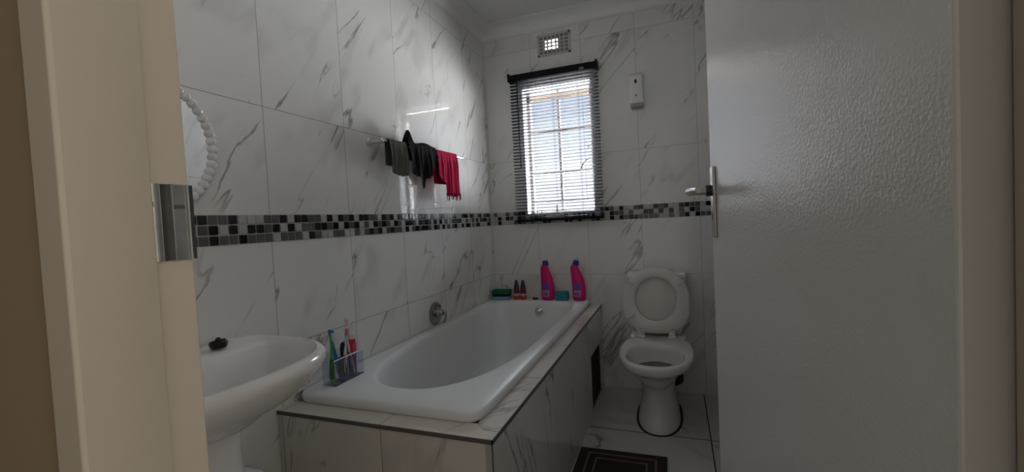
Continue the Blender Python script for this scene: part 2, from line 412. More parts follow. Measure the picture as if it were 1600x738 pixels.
for y_, z_, r_ in ((YN-.040, 1.134, .0035), (YN-.038, 1.087, .0028)):
    b = MB(); b.lathe((sx+.0035, y_, z_), (1, 0, 0), [(r_, 0), (r_, .0022)], 'rust_mark', 14); b.build('screw_mark', parent=ob)

# ------------------------------------------------------------------ window
fy = .085
win = empty('window_1', (.498, fy, WZ0), 'steel cottage pane window with six panes behind a black blind', 'window'); win['kind'] = 'structure'
b = MB(); t_ = .024
X0, X1, Z0, Z1 = WX0, WX1, WZ0, WZ1
b.box((X0, fy, Z0), (X0+.026, fy+.03, Z1), 'window_steel'); b.box((X1-.026, fy, Z0), (X1, fy+.03, Z1), 'window_steel')
b.box((X0, fy, Z0), (X1, fy+.03, Z0+.016), 'window_steel')
b.box((X0, fy, Z1-.070), (X1, fy+.03, Z1-.035), 'window_steel_lit')
b.box((X0, fy, Z1-.012), (X1, fy+.03, Z1), 'window_steel')
b.build('window_frame', parent=win, bevel=.002)
b = MB()
b.box((.482, fy+.004, Z0), (.500, fy+.024, Z1), 'window_steel')
for z in (1.677, 1.402, 1.210): b.box((X0+.02, fy+.002, z-.0085), (X1-.02, fy+.026, z+.0085), 'window_steel')
b.build('glazing_bar', parent=win, bevel=.002)
MB().box((X0+.02, fy+.014, Z0+.01), (X1-.02, fy+.017, Z1-.01), 'window_glass').build('glass', parent=win, smooth=0)
b = MB(); b.tube([(.630, fy-.012, 1.405), (.640, fy-.02, 1.432), (.662, fy-.02, 1.458), (.690, fy-.012, 1.476)], [.006, .0065, .006, .004], 'dark_metal', 8)
b.tube([(.630, fy-.012, 1.405), (.630, fy+.005, 1.402)], .007, 'dark_metal', 8)
b.build('window_handle', parent=win)
b = MB(); b.tube([(.684, fy-.01, 1.555), (.684, fy-.01, 1.535)], [.003, .006], 'dark_metal', 8); b.tube([(.684, fy-.01, 1.537), (.700, fy+.005, 1.537)], .004, 'dark_metal', 8); b.build('window_latch', parent=win)
for x, h, r in ((.320, .022, .005), (.352, .028, .005), (.458, .055, .0075), (.512, .026, .004)):
    b = MB(); b.lathe((x, fy-.02, Z0), (0, 0, 1), [(r*.6, 0), (r*1.2, h*.25), (r*.5, h*.5), (r*.9, h*.7), (r*.4, h)], 'dark_metal', 10); b.build('stay_peg', parent=win)
b = MB(); b.box((X0, 0.001, Z0-.001), (X1, fy+.03, Z0+.003), 'reveal_white'); b.build('window_sill', parent=win, smooth=0)
b = MB(); b.box((X0-.001, 0.001, Z0), (X0+.003, fy, Z1), 'reveal_white'); b.box((X1-.003, 0.001, Z0), (X1+.001, fy, Z1), 'reveal_white'); b.box((X0, .001, Z1-.003), (X1, fy, Z1+.001), 'reveal_white')
b.build('window_reveal', parent=win, smooth=0)

# ------------------------------------------------------------------ blind
by = -.045
bl = empty('venetian_blind', (.492, by, 2.02), 'black venetian blind with open slats hanging over the window', 'blind')
b = MB(); b.box((.205, by-.022, 2.003), (.780, by+.040, 2.038), 'blind_rail'); b.build('head_rail', parent=bl, bevel=.003)
for x0_, x1_ in ((.199, .212), (.770, .783)):
    MB().box((x0_, by-.028, 1.997), (x1_, by+.0445, 2.047), 'blind_rail').build('end_bracket', parent=bl, bevel=.003)
MB().box((.206, by-.013, 1.078), (.783, by+.013, 1.096), 'blind_rail').build('bottom_rail', parent=bl, bevel=.004)
ns = 44; zt, zb = 1.990, 1.105
for i in range(ns):
    z = zt - (zt-zb)*i/(ns-1)
    pr0 = []; n = 6
    for j in range(n+1):
        u = j/n - .5; pr0.append((u*.025, .0022*(1-4*u*u) - u*.003))
    prof = [(d, h) for d, h in pr0] + [(d, h-.0007) for d, h in reversed(pr0)]
    b = MB(); dx = random.uniform(-.0015, .0015)
    b.loft([[(.206+dx, by+d, z+h) for d, h in prof], [(.781+dx, by+d, z+h) for d, h in prof]], 'blind_slat')
    b.build('slat', parent=bl, smooth=60)
for x in (.330, .492, .655):
    b = MB(); b.tube([(x, by-.0135, 2.005), (x, by-.0135, 1.09)], .0008, 'blind_rail', 6); b.tube([(x, by+.0135, 2.005), (x, by+.0135, 1.09)], .0008, 'blind_rail', 6); b.build('ladder_cord', parent=bl)
b = MB(); b.tube([(.264, by-.026, 1.995), (.264, by-.028, 1.975), (.265, by-.026, 1.43)], [.0025, .004, .0035], 'blind_rail', 8); b.build('tilt_wand', parent=bl)
b = MB(); b.box((.672, by-.03, 2.000), (.700, by-.022, 2.012), 'grey_plastic'); b.tube([(.686, by-.026, 2.0), (.687, by-.026, 1.20)], .0009, 'blind_rail', 6); b.build('lift_cord', parent=bl)

# ------------------------------------------------------------------ air brick
b = MB(); x0, x1, z0, z1 = .395, .612, 2.142, 2.280
va = []
b.box((x0, -.004, z0), (x1, 0, z0+.014), 'vent_plastic'); b.box((x0, -.004, z1-.014), (x1, 0, z1), 'vent_plastic')
b.box((x0, -.004, z0), (x0+.014, 0, z1), 'vent_plastic'); b.box((x1-.014, -.004, z0), (x1, 0, z1), 'vent_plastic')
nc, nr = 7, 5; gx = (x1-x0-.028)/nc; gz = (z1-z0-.028)/nr
for i in range(1, nc): b.box((x0+.014+i*gx-.0045, -.004, z0+.01), (x0+.014+i*gx+.0045, 0, z1-.01), 'vent_plastic')
for j in range(1, nr): b.box((x0+.01, -.0036, z0+.014+j*gz-.004), (x1-.01, 0, z0+.014+j*gz+.004), 'vent_plastic')
for (xa, xb, za, zb_) in ((x0+.01, VX0, z0+.01, z1-.01), (VX1, x1-.01, z0+.01, z1-.01), (VX0, VX1, z0+.01, VZ0), (VX0, VX1, VZ1, z1-.01)):
    b.box((xa, -.0012, za), (xb, 0, zb_), 'grey_plastic')
tag(b.build('air_vent', smooth=0), 'small white air vent grille above the window with daylight showing through', 'air vent')

# ------------------------------------------------------------------ door leaf
H = Vector((1.375, YN+.002)); Lp = Vector((1.262, -1.675))
# leaf ends on the line of sight of the photographed edge
dv = (Vector((1.276, -1.66)) - H).normalized(); nrm = Vector((-dv.y, dv.x))   # faces the room
if nrm.x > 0: nrm = -nrm
ang = math.atan2(dv.y, dv.x)
Md = Matrix.Translation((H.x, H.y, 0)) @ Matrix.Rotation(ang, 4, 'Z')          # local x along leaf, +y = room-left side
door = empty('door_1', (H.x, H.y, .008), 'white gloss painted door standing open at the right', 'door'); door['kind'] = 'structure'
DW = .755
def dbuild(bb, name, **k):
    bb.v = [Md @ Vector(v) for v in bb.v]
    return bb.build(name, parent=door, **k)
lb = MB()
nx, nz = 2, 2
lb.box((0, -.040, .008), (DW, 0, 2.02), 'door_paint')
dbuild(lb, 'door_leaf', bevel=.0025, smooth=0)
px = DW-.040
hb = MB(); hb.box((px-.0135, 0, 1.032), (px+.0135, .007, 1.192), 'satin_chrome')
hp = dbuild(hb, 'handle_plate', bevel=.0025)
hz = 1.138
hb = MB(); hb.tube([(px, .006, hz), (px, .020, hz)], .0125, 'dark_metal', 16)
hb.tube([(px, .018, hz), (px, .040, hz), (px-.004, .050, hz), (px-.014, .056, hz), (px-.03, .057, hz), (px-.075, .056, hz-.001), (px-.105, .054, hz-.002)], [.009, .009, .0095, .0095, .009, .008, .0065], 'satin_chrome', 14)
dbuild(hb, 'door_handle')
hb = MB(); hb.box((px-.0025, .0065, 1.072), (px+.0025, .0075, 1.088), 'black_rubber'); dbuild(hb, 'keyhole', smooth=0)
hb = MB(); hb.box((px-.0135, -.047, 1.032), (px+.0135, -.040, 1.192), 'satin_chrome'); dbuild(hb, 'handle_plate', bevel=.0025)
hb = MB(); hb.tube([(px, -.042, hz), (px, -.080, hz), (px-.006, -.092, hz), (px-.018, -.096, hz), (px-.105, -.094, hz-.002)], [.010, .009, .0095, .009, .0065], 'satin_chrome', 14); dbuild(hb, 'door_handle')
for z in (.25, 1.0, 1.78):
    hb = MB(); hb.tube([(-.004, -.046, z-.045), (-.004, -.046, z+.045)], .006, 'galvanised_steel', 10); dbuild(hb, 'hinge')

# ================================================================== BATH
LZ = .534; BX = .735; BY = -1.785; RZ = .566
sur = empty('bath_surround', (.37, -.9, 0), 'tiled bath surround with a narrow tile ledge and dark metal edge strip', 'bath surround')
b = MB(); b.box((.002, BY, 0), (BX-.02, BY+.02, LZ-.008), 'bath_front_tiles'); b.build('front_panel', parent=sur, smooth=0)
b = MB()
b.box((BX-.02, BY, 0), (BX, -.425, LZ-.008), 'bath_side_tiles'); b.box((BX-.02, -.425, .322), (BX, -.002, LZ-.008), 'bath_side_tiles')
b.box((BX-.02, -.03, 0), (BX, -.002, .322), 'bath_side_tiles')
b.build('side_panel', parent=sur, smooth=0)
MB().box((BX-.05, -.425, 0.001), (BX-.022, -.03, .322), 'opening_shade').build('access_hatch', parent=sur, smooth=0)['label'] = 'opening under the far end of the ledge, its shade painted near-black'  # near-black sheet paints the shade inside the opening
b = MB()
b.loft([[(.002, BY, LZ-.008), (BX, BY, LZ-.008), (BX-.075, BY+.075, LZ-.008), (.002, BY+.075, LZ-.008)], [(.002, BY, LZ), (BX, BY, LZ), (BX-.075, BY+.075, LZ), (.002, BY+.075, LZ)]], 'ledge_tiles_x')
b.loft([[(BX, BY, LZ-.008), (BX, -.002, LZ-.008), (BX-.075, -.002, LZ-.008), (BX-.075, BY+.075, LZ-.008)], [(BX, BY, LZ), (BX, -.002, LZ), (BX-.075, -.002, LZ), (BX-.075, BY+.075, LZ)]], 'ledge_tiles_y')
b.build('ledge', parent=sur, smooth=0)
b = MB(); b.box((.002, BY-.003, LZ-.012), (BX+.003, BY, LZ-.0005), 'trim_edge'); b.box((BX, BY-.003, LZ-.012), (BX+.003, -.002, LZ-.0005), 'trim_edge')
b.box((BX-.001, BY-.0025, 0.001), (BX+.002, BY+.0005, LZ-.012), 'trim_edge')
b.build('edge_strip', parent=sur, smooth=0)
# tub
tub = empty('bathtub', (.338, -.86, LZ), 'white acrylic bathtub set into the tiled surround along the left wall', 'bathtub')
N = 96
tcx, tcy = .3385, -.862
def outer(g, z, r=24): return oval(tcx, tcy, .3335-g, .857-g, z, r, N)
wcx, wy0, wy1 = .334, -1.60, -.105
def well(g, z, ny=2.35, nf=8, y0=None, y1=None, hx=None):
    y0 = (y0 if y0 is not None else wy0)+g; y1 = (y1 if y1 is not None else wy1)-g; hx = (hx if hx is not None else .276)-g
    ym = y0 + .62; r = []
    for i in range(N):
        a = 2*PI*i/N; ss = math.sin(a); e = ny if ss < 0 else nf; h = (ym-y0) if ss < 0 else (y1-ym)
        r.append((wcx + hx*sgn(math.cos(a), e), ym + h*sgn(ss, e), z))
    return r
b = MB()
b.loft([outer(.004, LZ+.001), outer(.001, LZ+.010), outer(0, RZ-.010), outer(.003, RZ-.003), outer(.009, RZ),
        well(-.010, RZ), well(-.003, RZ-.002), well(.004, RZ-.010), well(.010, RZ-.030),
        well(0, .40, y0=-1.53, y1=-.155, hx=.252), well(0, .27, y0=-1.44, y1=-.185, hx=.235, ny=2.6), well(0, .20, y0=-1.36, y1=-.215, hx=.215, ny=3), well(0, .175, y0=-1.27, y1=-.27, hx=.175, ny=3), well(0, .170, y0=-1.1, y1=-.4, hx=.09, ny=3)],
       'acrylic_white', cap0=False)
b.build('tub_shell', parent=tub, smooth=50)
# silicone seam at wall
b = MB(); b.box((.0005, -1.72, RZ-.006), (.006, -.002, RZ+.002), 'pale_cap'); b.build('sealant', parent=tub, smooth=0)
# overflow
ovy = -.143
b = MB(); b.lathe((.362, ovy+.004, .508), (0, -1, 0), [(.026, 0), (.028, .004), (.026, .009), (.020, .011), (.017, .007)], 'chrome', 24)
b.lathe((.362, ovy, .508), (0, -1, 0), [(.013, .004), (.013, .013), (.009, .016), (.001, .017)], 'chrome', 16)
b.build('overflow', parent=tub)
b = MB(); b.lathe((.334, -.30, .172), (0, 0, 1), [(.034, 0), (.034, .004), (.024, .005)], 'chrome', 24); b.build('waste', parent=tub)

# mixer on the wall
mx_ = empty('bath_mixer', (.0, -.802, .628), 'round chrome bath mixer with a lever on the left wall above the tub', 'tap')
b = MB(); b.lathe((0, -.802, .628), (1, 0, 0), [(.060, 0), (.062, .004), (.058, .007), (.030, .009)], 'tap_chrome', 36); b.build('wall_plate', parent=mx_)
b = MB(); b.lathe((.008, -.802, .632), (1, 0, 0), [(.022, 0), (.022, .018), (.019, .024), (.016, .026), (.016, .036), (.013, .041), (.003, .043)], 'tap_chrome', 28); b.build('tap_body', parent=mx_)
b = MB(); b.tube([(.042, -.800, .640), (.052, -.799, .642), (.060, -.798, .630), (.062, -.798, .610), (.056, -.800, .590), (.050, -.801, .582)], [.007, .0085, .007, .0055, .005, .007], 'tap_chrome', 12); b.build('lever', parent=mx_)

# ================================================================== BASIN
bs = empty('wash_basin', (.2, -2.125, .80), 'white ceramic wash basin on the left wall between the doorway and the bath', 'basin')
bcy = -2.136
def bring(x0, x1, hy, z, n=3.2, cy=bcy):
    """basin ring: D shape, flat back at x0"""
    r = []; N_ = 72
    for i in range(N_):
        a = 2*PI*i/N_; c, s_ = math.cos(a), math.sin(a); e = n if c > 0 else 7
        xm = x0 + (x1-x0)*.40
        r.append((xm + (x1-xm if c > 0 else xm-x0)*sgn(c, e), cy + hy*sgn(s_, e), z))
    return r
b = MB()
b.loft([bring(.03, .20, .09, 0.6280, 2.4), bring(.02, .235, .13, 0.6495, 2.4), bring(.006, .30, .185, 0.6753, 2.5), bring(.003, .36, .222, 0.7097, 2.4), bring(.003, .398, .246, 0.7441, 2.4), bring(.003, .417, .258, 0.7699, 2.5), bring(.003, .424, .262, .783, 2.5), bring(.003, .422, .262, .795, 2.5), bring(.005, .412, .256, .803, 2.5), bring(.008, .400, .249, .804, 2.5),
        bring(.115, .388, .236, .797, 2.4), bring(.125, .380, .228, .785, 2.3), bring(.135, .362, .215, .745, 2.2), bring(.155, .335, .17, .700, 2.1), bring(.185, .30, .10, .668, 2), bring(.215, .265, .035, .660, 2)], 'ceramic')
b.build('bowl', parent=bs, smooth=55)
b = MB(); b.lathe((.24, bcy, .6605), (0, 0, 1), [(.021, 0), (.021, .003), (.015, .0035)], 'chrome', 20); b.build('waste', parent=bs)
b = MB()
b.loft([bring(.025, .235, .135, .001, 2.6), bring(.03, .225, .128, .03, 2.6), bring(.035, .21, .118, .18, 2.6), bring(.035, .21, .118, .40, 2.6), bring(.03, .21, .12, .58, 2.4), bring(.03, .22, .122, .64, 2.4)], 'ceramic')
b.build('pedestal', parent=bs, smooth=50)
b = MB(); b.tube([(.005, -1.945, .425), (.10, -1.945, .425), (.125, -1.945, .415), (.135, -1.945, .39), (.135, -1.945, .25), (.135, -1.96, .21), (.12, -2.02, .20)], .020, 'white_plastic', 14); b.lathe((.002, -1.945, .425), (1, 0, 0), [(.032, 0), (.032, .008), (.022, .012)], 'white_plastic', 20)
b.build('waste_pipe', parent=bs)
# plug
pl = MB(); pc = Vector((.082, -2.012, .8045))
pl.lathe(pc, (0, 0, 1), [(.018, 0), (.020, .004), (.021, .008), (.021, .015), (.017, .017)], 'black_rubber', 20)
pl.box((pc.x-.003, pc.y-.018, pc.z+.012), (pc.x+.003, pc.y+.018, pc.z+.020), 'black_rubber')
pl.sphere((pc.x, pc.y, pc.z+.020), .007, 'black_rubber')
tag(pl.build('basin_plug', bevel=.001), 'black rubber plug lying on the back ledge of the wash basin', 'plug')

# ================================================================== MIRROR
my, mz, mr = -2.108, 1.329, .168
mi = empty('round_mirror', (.0, my, mz), 'round wall mirror framed with white pearl beads above the basin', 'mirror')
b = MB(); b.lathe((.0, my, mz), (1, 0, 0), [(mr-.004, 0), (mr-.004, .010)], 'white_plastic', 64); b.build('backing', parent=mi)
b = MB(); b.lathe((.010, my, mz), (1, 0, 0), [(mr-.006, 0), (mr-.006, .003)], 'mirror_glass', 64); b.build('mirror_glass', parent=mi)
b = MB(); nb = 50
for i in range(nb):
    a = 2*PI*i/nb; b.sphere((.012, my+mr*math.cos(a), mz+mr*math.sin(a)), .0135, 'pearl', 12, 8)
b.build('bead_frame', parent=mi, smooth=80)

# ================================================================== TOWEL RAIL AND CLOTHS
RX, RZr = .070, 1.455
def railz(y): return 1.452 + (y+1.28)/.75*.012
tr = empty('towel_rail', (0, -.9, 1.458), 'chrome towel rail on the left wall holding three cloths', 'towel rail')
b = MB(); b.tube([(RX, -1.262, railz(-1.262)), (RX, -.532, railz(-.532))], .0075, 'chrome', 16); b.sphere((RX, -.532, railz(-.532)), .010, 'chrome'); b.sphere((RX, -1.262, railz(-1.262)), .010, 'chrome'); b.build('bar', parent=tr)
for y in (-1.256, -.560):
    b = MB(); b.lathe((0, y, railz(y)), (1, 0, 0), [(.019, 0), (.019, .006), (.013, .012), (.010, .03), (.010, .062), (.013, .070)], 'chrome', 20); b.build('bracket', parent=tr)

def cloth(name, ya, yb, front, back, label, mat, folds, amp, peak=None, tilt=None, rad=.011, hem=None, nyy=70, thick=.003, group=None, parts=None):
    """drape over the bar: columns in y, running from the back hem over the bar to the front hem"""
    b = MB(); NV = 44; rows = []
    for i in range(nyy+1):
        t_ = i/nyy; y = ya + (yb-ya)*t_; zc = railz(y); fl = front(t_); bl_ = back(t_); pk = peak(t_) if peak else 0
        col = []
        for j in range(NV+1):
            v = j/NV
            if v < .32: s_ = 1-v/.32; x = RX - rad; z = zc - bl_*s_; dd = s_*bl_
            elif v < .48:
                a = PI*(1-(v-.32)/.16); x = RX + rad*math.cos(a); z = zc + (rad+pk)*math.sin(a)**.8 if math.sin(a) > 0 else zc; dd = 0
            else: s_ = (v-.48)/.52; x = RX + rad; z = zc - fl*s_; dd = s_*fl
            side = -1 if v < .40 else 1
            wv = amp*min(1, dd*14+.12)*(math.sin(folds*2*PI*t_ + .7) + .5*math.sin(folds*4.3*PI*t_ + 2 + dd*9) + .3*math.sin(folds*9.1*t_+dd*22))
            x += (abs(wv)*.9 + dd*.03)*side if side > 0 else -min(abs(wv)*.35, .018)
            yy = y + (tilt(t_, dd) if tilt else 0) + .25*wv
            x = max(x, .012)
            col.append((x, yy, z))
        rows.append(col)
    b.loft([list(r) for r in rows], mat, closed=False)
    o = b.build(name, smooth=80, solid=thick, sub=1, origin=(RX, (ya+yb)/2, RZr))
    tag(o, label, 'cloth', group)
    return o
def lerp(pts):
    def f(t_):
        for (a, va), (c, vc) in zip(pts, pts[1:]):
            if t_ <= c: return va + (vc-va)*(t_-a)/(c-a)
        return pts[-1][1]
    return f
cloth('face_cloth', -1.228, -1.100, lerp([(0, .128), (.1, .137), (.6, .146), (1, .135)]), lambda t_: .10, 'dark olive grey face cloth over the left end of the towel rail', 'olive_cloth', 2.6, .008)
cloth('black_cloth', -1.094, -.846, lerp([(0, .12), (.12, .135), (.26, .14), (.33, .155), (.38, .196), (.44, .190), (.48, .145), (.62, .140), (.72, .125), (.85, .085), (1, .035)]), lambda t_: .06,
      'black cloth bunched to a point over the middle of the towel rail', 'black_cloth', 2.2, .012, peak=lambda t_: .058*math.exp(-((t_-.10)/.09)**2) + .014*math.exp(-((t_-.65)/.25)**2), rad=.016,
      tilt=None)
sc_ = cloth('crimson_scarf', -.836, -.617, lerp([(0, .115), (.15, .150), (.33, .155), (.24, .16), (.245, .222), (.7, .226), (1, .218)]), lambda t_: .16,
      'crimson scarf with a fringed end over the right end of the towel rail', 'crimson_cloth', 2.6, .006, rad=.012)
b = MB()
for i in range(18):
    y = -.772 + i*.0088; x = RX + .022 + .006*math.sin(i*1.3); zt_ = railz(y)-.217; ln = .022+.010*random.random()
    b.tube([(x, y, zt_+.01), (x+.002, y+.002*math.sin(i), zt_-.010), (x, y+.003*math.sin(i*2.1), zt_-ln)], [.0028, .0022, .0010], 'crimson_cloth', 6)
b.build('fringe', parent=sc_)

# ================================================================== AIR FRESHENER
af = empty('air_freshener', (1.003, 0, 1.73), 'white automatic air freshener on the tiled wall right of the window', 'air freshener')
cx = 1.003; af_d = .062
def ffw(z):      # half width, slightly waisted
    t_ = (z-1.752)/.175; return .0385 + .0035*abs(2*t_-1)**2
rings = []
for z, k, dd in ((1.752, 1, 0), (1.78, .98, .001), (1.82, .96, .002), (1.86, .95, .002), (1.90, .97, .001), (1.918, .99, -.003), (1.926, .90, -.010), (1.929, .7, -.02)):
    hw = ffw(z)*k; fy_ = -(af_d+dd)
    rings.append([(cx-hw, -.001, z), (cx-hw, fy_+.018, z), (cx-hw*.93, fy_+.005, z), (cx-hw*.6, fy_, z), (cx, fy_-.002, z), (cx+hw*.6, fy_, z), (cx+hw*.93, fy_+.005, z), (cx+hw, fy_+.018, z), (cx+hw, -.001, z)])
b = MB(); b.loft(rings, 'white_plastic'); b.build('cover', parent=af, smooth=50, bevel=0)
b = MB(); b.box((cx-.036, -.055, 1.731), (cx+.036, -.001, 1.752), 'beige_plastic'); b.build('base', parent=af, bevel=.003)
b = MB(); b.lathe((cx, -af_d-.002, 1.878), (0, -1, 0), [(.0075, 0), (.0075, .003), (.005, .003)], 'black_rubber', 16)
b.v = [Vector((v.x, v.y, 1.878+(v.z-1.878)*1.7)) for v in b.v]; b.build('spray_hole', parent=af)
b = MB(); b.lathe((cx, -af_d-.001, 1.796), (0, -1, 0), [(.0065, 0), (.0065, .003), (.004, .004)], 'grey_plastic', 16); b.build('button', parent=af)

# ================================================================== TOILET
tx = 1.078
tl = empty('toilet', (tx, -.40, 0), 'white toilet with its seat and lid raised beside the bath', 'toilet')
b = MB()
b.loft([oval(tx, -.330, .108, .243, 0.001, 2.3), oval(tx, -.330, .106, .240, .02, 2.3), oval(tx, -.330, .097, .225, .07, 2.3), oval(tx, -.330, .086, .205, .13, 2.3), oval(tx, -.335, .083, .205, .18, 2.3), oval(tx, -.350, .092, .225, .23, 2.3),
        oval(tx, -.372, .106, .255, .28, 2.3), oval(tx, -.405, .128, .285, .320, 2.3), oval(tx, -.435, .150, .292, .342, 2.3), oval(tx, -.456, .168, .296, .353, 2.3), oval(tx, -.465, .177, .298, .368, 2.3), oval(tx, -.467, .180, .297, .388, 2.3), oval(tx, -.467, .176, .292, .399, 2.3), oval(tx, -.467, .168, .284, .402, 2.3),
        oval(tx, -.560, .138, .176, .400, 2.3), oval(tx, -.560, .132, .168, .390, 2.3), oval(tx, -.558, .132, .166, .365, 2.3), oval(tx, -.540, .108, .140, .310, 2.1), oval(tx, -.515, .075, .09, .250, 2.1), oval(tx, -.50, .045, .05, .215, 2.1)], 'toilet_ceramic')
b.loft([oval(tx, -.12, .115, .11, .30, 6), oval(tx, -.13, .14, .12, .34, 6), oval(tx, -.14, .15, .125, .395, 6), oval(tx, -.14, .145, .12, .401, 6)], 'toilet_ceramic')
b.build('pan', parent=tl, smooth=50)
b = MB(); b.loft([oval(tx, -.542, .109, .142, .3125, 2.1), oval(tx, -.542, .109, .142, .313, 2.1)], 'water'); b.build('water', parent=tl)
b = MB(); b.loft([oval(tx, -.328, .119, .256, 0.0005, 2.3), oval(tx, -.328, .119, .256, .003, 2.3)], 'seal_black'); b.build('floor_seal', parent=tl)
# cistern
def rr(x0, x1, y0_, y1_, z, n=8): return oval((x0+x1)/2, (y0_+y1_)/2, (x1-x0)/2, (y1_-y0_)/2, z, n, 48)
b = MB(); b.loft([rr(tx-.130, tx+.130, -.165, -.004, .402), rr(tx-.138, tx+.138, -.172, -.004, .43), rr(tx-.152, tx+.152, -.178, -.004, .58), rr(tx-.160, tx+.160, -.180, -.004, .718)], 'toilet_ceramic'); b.build('cistern', parent=tl, smooth=50)
b = MB(); b.loft([rr(tx-.163, tx+.163, -.186, -.003, .718), rr(tx-.166, tx+.166, -.190, -.002, .724), rr(tx-.166, tx+.166, -.190, -.002, .742), rr(tx-.160, tx+.160, -.184, -.004, .750)], 'toilet_ceramic'); b.build('cistern_lid', parent=tl, smooth=50)
b = MB(); b.lathe((tx, -.1, .749), (0, 0, 1), [(.02, 0), (.02, .005), (.015, .006)], 'chrome', 20); b.build('flush_button', parent=tl)
# seat and lid, raised and leaning back
def upr(cz, hx, hz, y, n=2.2, zmin=.412, N_=72, nb=None, lean=.03):
    r = []
    for i in range(N_):
        a = 2*PI*i/N_; s_ = math.sin(a); e = n if s_ > 0 else (nb or n)
        z = max(cz + hz*sgn(s_, e), zmin); r.append((tx-.004 + hx*sgn(math.cos(a), e), y + (z-.41)*lean, z))
    return r
b = MB()
cz, hz_ = .602, .184
b.loft([upr(cz, .171, hz_-.004, -.200, nb=2.6), upr(cz, .175, hz_, -.203, nb=2.6), upr(cz, .175, hz_, -.209, nb=2.6), upr(cz, .169, hz_-.006, -.213, nb=2.6)], 'seat_plastic'); b.build('lid', parent=tl, smooth=50)
b = MB()
hc, hhx, hhz = .611, .111, .122
b.loft([upr(cz, .174, hz_-.003, -.217, nb=2.6, zmin=.405), upr(cz, .178, hz_, -.221, nb=2.6, zmin=.405), upr(cz, .178, hz_, -.232, nb=2.6, zmin=.405), upr(cz, .172, hz_-.006, -.237, nb=2.6, zmin=.405),
        upr(hc, hhx+.006, hhz+.006, -.237, 2.1), upr(hc, hhx, hhz, -.233, 2.1), upr(hc, hhx, hhz, -.221, 2.1), upr(hc, hhx+.003, hhz+.003, -.217, 2.1), upr(cz, .174, hz_-.003, -.217, nb=2.6, zmin=.405)], 'seat_plastic', cap0=False, cap1=False)
seat = b.build('seat', parent=tl, smooth=50)
for sx_, z, rot in ((-1, .705, .6), (1, .705, -.6), (-1, .515, -.5), (1, .515, .5)):
    x = tx-.004 + sx_*(.135 if z > .6 else .137)
    Mx = Matrix.Translation((x, -.240+(z-.41)*.03, z)) @ Matrix.Rotation(rot*sx_*sx_, 4, 'Y')
    MB().box((-.022, -.006, -.006), (.022, .006, .006), 'seat_plastic', Mx).build('bumper', parent=seat, bevel=.003)
for sx_ in (-1, 1):
    x = tx-.004 + sx_*.082
    b = MB(); b.box((x-.020, -.262, .402), (x+.020, -.205, .412), 'seat_plastic'); b.box((x-.009+sx_*.002, -.246, .410), (x+.009+sx_*.002, -.226, .438), 'seat_plastic'); b.tube([(x-.018, -.228, .418), (x+.018, -.228, .418)], .008, 'seat_plastic', 12)
    b.lathe((x+sx_*.002, -.246, .446), (0, -1, 0), [(.0028, -.006), (.0028, .001)], 'grey_plastic', 10); b.lathe((x+sx_*.002, -.246, .430), (0, -1, 0), [(.0028, 0), (.0028, .001)], 'grey_plastic', 10)
    b.build('hinge', parent=tl, bevel=.002)
# pipe behind
b = MB(); b.tube([(tx+.10, -.03, .12), (tx+.10, -.10, .12), (tx+.06, -.16, .12)], .03, 'dark_green', 16)
b.build('waste_pipe', parent=tl)['label'] = 'dark waste pipe'

# ================================================================== FLOOR MAT
mt = empty('bath_mat', (.94, -1.05, 0), 'dark brown bath mat with pale rectangular border lines beside the bath', 'bath mat')
Mm = Matrix.Translation((.938, -1.075, 0)) @ Matrix.Rotation(.02, 4, 'Z')
mx0, my0 = .192, .295
b = MB(); b.v = []; b.box((-mx0, -my0, .001), (mx0, my0, .009), 'mat_brown', Mm); b.build('mat_body', parent=mt, bevel=.003)
def rect(bb, hx, hy, wd):
    for a0, a1 in (((-hx, -hy), (hx, -hy+wd)), ((-hx, hy-wd), (hx, hy)), ((-hx, -hy), (-hx+wd, hy)), ((hx-wd, -hy), (hx, hy))): bb.box((a0[0], a0[1], .0085), (a1[0], a1[1], .0105), 'mat_line', Mm)
b = MB(); rect(b, .150, .255, .008); rect(b, .112, .215, .007); b.build('border_lines', parent=mt, smooth=0)

